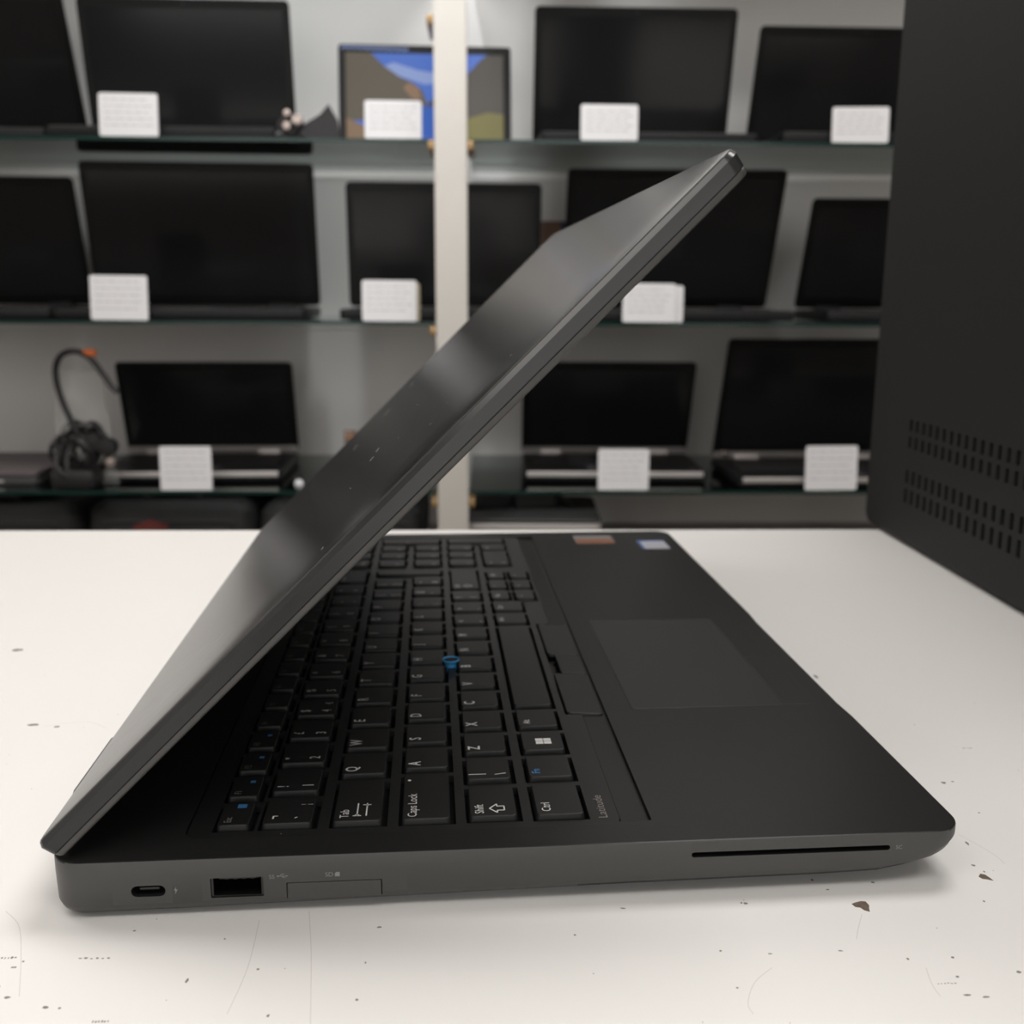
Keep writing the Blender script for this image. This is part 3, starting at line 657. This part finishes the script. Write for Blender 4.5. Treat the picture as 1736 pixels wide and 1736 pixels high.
# price tags: folded white cards on the shelf edge
tags = [(-448, 442, 1, 93, 62, 0, 'white price tag in front of the laptop with the smoky reflection'),
        (-29.5, 437, 1, 91, 58, 0, 'white price tag in front of the mountain picture tablet'),
        (317, 434.5, 1, 92, 57, 0, 'white price tag on the upper shelf, first right of the cream post'),
        (724.5, 435.5, 1, 92, 55, .0, 'white price tag on the upper shelf nearest the dark grey computer case'),
        (-483.5, 161, 2, 93, 62, 0, 'white price tag in front of the widest laptop on the middle shelf'),
        (-41, 155.5, 2, 90, 62, 0, 'white price tag just left of the cream post on the middle shelf'),
        (390, 153, 2, 88, 61, 0, 'white price tag under the lid corner of the foreground laptop'),
        (-391.5, -129, 3, 88, 78, 0, 'white price tag in front of the silver laptop beside the cable bundle'),
        (355, -127, 3, 88, 66, 0, 'white price tag in front of the silver-trimmed laptop right of the cream post'),
        (716, -122, 3, 90, 68, 0, 'white price tag on the lowest shelf nearest the dark grey computer case')]
for i, (x, zc, sh, W, Hh, ry, lb) in enumerate(tags):
    zs = SH[sh]; r = empty('price_tag', (x, 1492, zs), random.uniform(-.03, .03), lb, 'price tag', 'price tags along the shelf edges')
    zt = zc+Hh/2-zs
    T = Matrix.Rotation(random.uniform(-.012, .012), 4, 'Y') @ Matrix.Rotation(-.06, 4, 'X') @ Matrix.Rotation(math.pi/2, 4, 'X')
    a = MB(T); a.slab(-W/2, W/2, .3, zt, -.5, .1, r=4, b=.1); cd = a.build('card', 'tag_paper', r)
    a = MB(T); random.seed(i+3)
    for k in range(5):
        y = zt-10-k*(zt-18)/5; x0 = -W/2+8
        while x0 < W/2-16:
            l = random.uniform(5, 18); a.box(x0, min(x0+l, W/2-8), y-.7, y+.7, .08, .18); x0 += l+3
    a.build('printed_lines', 'tag_print', cd, smooth=0)
    MB().slab(-W/2+2, W/2-2, 1, 10, 0, 1, r=2, b=.2).build('card_foot', 'tag_paper', r)
    if i == 6:
        MB(T).slab(-W/2+13, W/2+14, .3, zt-3, -6, -5.4, r=4, b=.1).build('rear_card', 'tag_paper', r)
    if i == 5:
        MB(T).slab(-W/2+6, W/2+5, .3, zt-4, -5, -4.4, r=4, b=.1).build('rear_card', 'tag_back', r)

# cable bundle in a clear bag, lowest shelf left
cb = empty('cable_bundle', (-569, 1530, SH[3]), 0, 'bundle of black cable with an orange tag standing in a clear plastic bag', 'cable bundle')
cb.scale = (.957,)*3
a = MB(); a.tube([(-2, 0, 60), (-20, 0, 110), (-40, 4, 160), (-46, 4, 205), (-34, 2, 234), (-8, 0, 243), (18, -2, 232), (38, -4, 206), (54, -6, 182), (66, -8, 172)], 5.5); a.build('cable', 'cable_black', cb)
a = MB(); random.seed(5)
for k in range(9):
    cx, cz, rx, rz = random.uniform(-30, 10), random.uniform(48, 74), random.uniform(24, 42), random.uniform(22, 44); yy = random.uniform(-26, 26); t0 = random.random()*6
    pts = [(cx+rx*math.cos(t0+2*math.pi*j/12), yy+10*math.sin(j), max(5, cz+rz*math.sin(t0+2*math.pi*j/12))) for j in range(13)]
    a.tube(pts, 4.6, 6)
a.build('coil', 'cable_black', cb)
a = MB(); a.slab(-58, 20, -34, 30, 0, 34, r=10, b=8); a.build('adapter_brick', 'cable_black', cb)
for (x, y, z) in ((22, -20, 84), (48, -24, 76)):
    a = MB(); a.lathe([(2, -14), (15, -13), (17, 0), (14, 12), (2, 14)], 16, axis='Y', c=(x, y, z)); a.build('plug', 'cable_black', cb)
a = MB(); a.lathe([(1, -5), (8, -4), (9, 2), (1, 5)], 12, axis='Y', c=(52, -32, 50)); a.build('plug_pin', 'plug_metal', cb)
a = MB(); a.slab(8, 30, -6, 4, 234, 246, r=3, b=1.5); a.build('tag', 'orange_tag', cb)
a = MB()
n = 14; front = [[((-74+u*9.2)*(1-.03*v_)+6*noise.noise(Vector((u*.4, v_*.5, 1))), 18+7*noise.noise(Vector((u*.5, v_*.4, 3))), 2+v_*17) for u in range(n)] for v_ in range(13)]
for v_ in range(12):
    for u in range(n-1):
        a.f([a.v(front[v_][u]), a.v(front[v_][u+1]), a.v(front[v_+1][u+1]), a.v(front[v_+1][u])])
a.build('clear_bag', 'clear_film', cb)
# closed mauve laptop, far left of the lowest shelf
cl = empty('closed_laptop', (-790, 1650, SH[3]), 0, 'closed mauve-grey laptop lying on the lowest shelf at the left edge of the photo', 'laptop')
MB().slab(-160, 128, -110, 120, 0, 14, r=10, b=3).build('base', 'lap_grey', cl); MB().slab(-160, 128, -110, 120, 15, 24, r=10, b=3).build('lid', 'mauve_plastic', cl)
a = MB(); a.slab(-40, 70, -113, -110, 5, 9, r=1, b=.4); a.build('front_strip', 'lap_silver', cl)
# adapter with shiny plugs, upper shelf
ad = empty('power_adapter', (-160, 1560, SH[1]), .1, 'black power adapter with shiny round plug ends beside the mountain picture tablet', 'power adapter')
a = MB(); a.loft([[(-34, y, 0), (36, y, 0), (34, y, 36), (20, y, 60), (6, y, 44), (-30, y, 22)] for y in (-22, 24)]); a.build('adapter_brick', 'cable_black', ad)
a = MB(); a.tube([(-20, -24, 12), (-40, -30, 10), (-60, -32, 22), (-44, -30, 40), (-24, -28, 30), (-36, -34, 14), (-70, -34, 8)], 4); a.build('cable', 'cable_black', ad)
for (x, z, r_) in ((-30, 32, 9.5), (-47, 22, 7.5), (-46, 41, 6.5)):
    MB().lathe([(1, -6), (r_*.8, -5), (r_, 0), (r_*.8, 5), (1, 6)], 16, axis='Y', c=(x, -40, z)).build('plug_end', 'plug_metal', ad)
# small white ball and brown clip on the lowest shelf
a = MB(); a.lathe([(0.1, 0), (4, .8), (7, 3.6), (8, 8), (7, 12.4), (4, 15.2), (.1, 16)], 16); o = a.build('ball', 'bead_white', loc=(-203, 1506, SH[3]+TZ+.2)); tag(o, 'small white ball on the lowest shelf edge behind the foreground laptop lid', 'ball')
cbx = empty('card_box', (-112, 1620, SH[3]), .15, 'small brown box on the lowest shelf just behind the foreground laptop lid', 'box')
MB().slab(-26, 30, -20, 20, 0, 70, r=2, b=1).build('carton', 'mauve_plastic', cbx); MB().slab(-26.5, -4, -21, 21, 70, 84, r=2, b=1).build('lid_flap', 'box_brown', cbx)
bb = empty('gift_box', (249, 1860, SH[2]), 0, 'small brown and blue box against the wall on the middle shelf', 'box')
MB().slab(-20, 18, -20, 20, 0, 186, r=2, b=1).build('carton', 'box_brown', bb); MB().slab(18.5, 34, -20, 20, 0, 186, r=2, b=1).build('sleeve', 'box_blue', bb)

# bags on the cabinet, left bay
def bag(x, w, h, lb, red, yy=1690, d=150):
    r = empty('laptop_bag', (x, yy, -312), random.uniform(-.04, .04), lb, 'laptop bag', 'laptop bags on the cabinet')
    rs = []
    for z, i in ((0, 6), (4, 1), (h*.5, -2), (h*.85, 2), (h-6, 10), (h, 22)):
        rs.append([(px, py, z) for px, py in rrect(-w/2+i, w/2-i, -d+i, d-i, 26, 5)])
    b_ = MB().loft(rs).build('bag_body', 'bag_fabric', r)
    MB().slab(-w*.36, w*.36, -d-9, -d+4, 8, h*.62, r=4, b=3).build('front_pocket', 'bag_fabric', r)
    a = MB(); a.tube([(-50, -d+40, h-4), (-44, -d+36, h+7), (0, -d+34, h+11), (44, -d+36, h+7), (50, -d+40, h-4)], 4.5); a.build('handle', 'cable_black', r)
    a = MB(); a.box(-w*.4, w*.4, -d-1.5, -d+2, h*.7, h*.7+3); a.build('zipper', 'lap_grey', r, smooth=0)
    if red:
        a = MB(); a.poly([(-50, 30), (-10, 34), (4, 52), (-30, 62), (-60, 50)], 0, 2)
        for v_ in a.bm.verts: v_.co = Vector((v_.co.x, -d-10-v_.co.z, v_.co.y+26))
        a.build('red_patch', 'bag_red', r, smooth=0)
bag(-760, 330, 112, 'black bag below the lowest shelf at the left edge of the photo', False)
bag(-440, 290, 116, 'black bag with a dull red patch below the lowest shelf', True)
bag(-140, 290, 112, 'black bag below the lowest shelf just left of the cream post', False)
# silver closed laptop and black bits, right of the post
sl = empty('closed_laptop', (196, 1610, -312), -.03, 'closed silver laptop with rounded corners on the cabinet right of the cream post', 'laptop')
MB().slab(-140, 128, -110, 110, 70, 86, r=16, b=4).build('base', 'lap_silver', sl)
MB().slab(-140, 128, -110, 110, 87, 93, r=16, b=3).build('lid', 'lap_grey', sl)
st = empty('storage_tray', (190, 1610, -312), 0, 'black tray under the closed silver laptop on the cabinet', 'tray')
MB().slab(-125, 120, -100, 100, 0, 46, r=8, b=3).build('tray_body', 'lap_black', st); MB().slab(-118, 113, -94, 94, 46, 70, r=8, b=2).build('tray_rim', 'lap_black', st)
pa = empty('power_adapter', (170, 1625, -219), .2, 'heap of black adapters lying on the closed silver laptop', 'power adapter')
MB().slab(-86, -10, -30, 30, 0, 30, r=8, b=6).build('adapter_brick', 'cable_black', pa); MB().slab(-4, 74, -38, 20, 0, 30, r=8, b=6).build('adapter_brick', 'lap_grey', pa)
a = MB(); a.tube([(-100, -40, 6), (-80, -44, 30), (-40, -40, 44), (10, -44, 28), (60, -48, 34), (88, -40, 12), (100, -30, 6)], 5); a.build('cable', 'cable_black', pa)
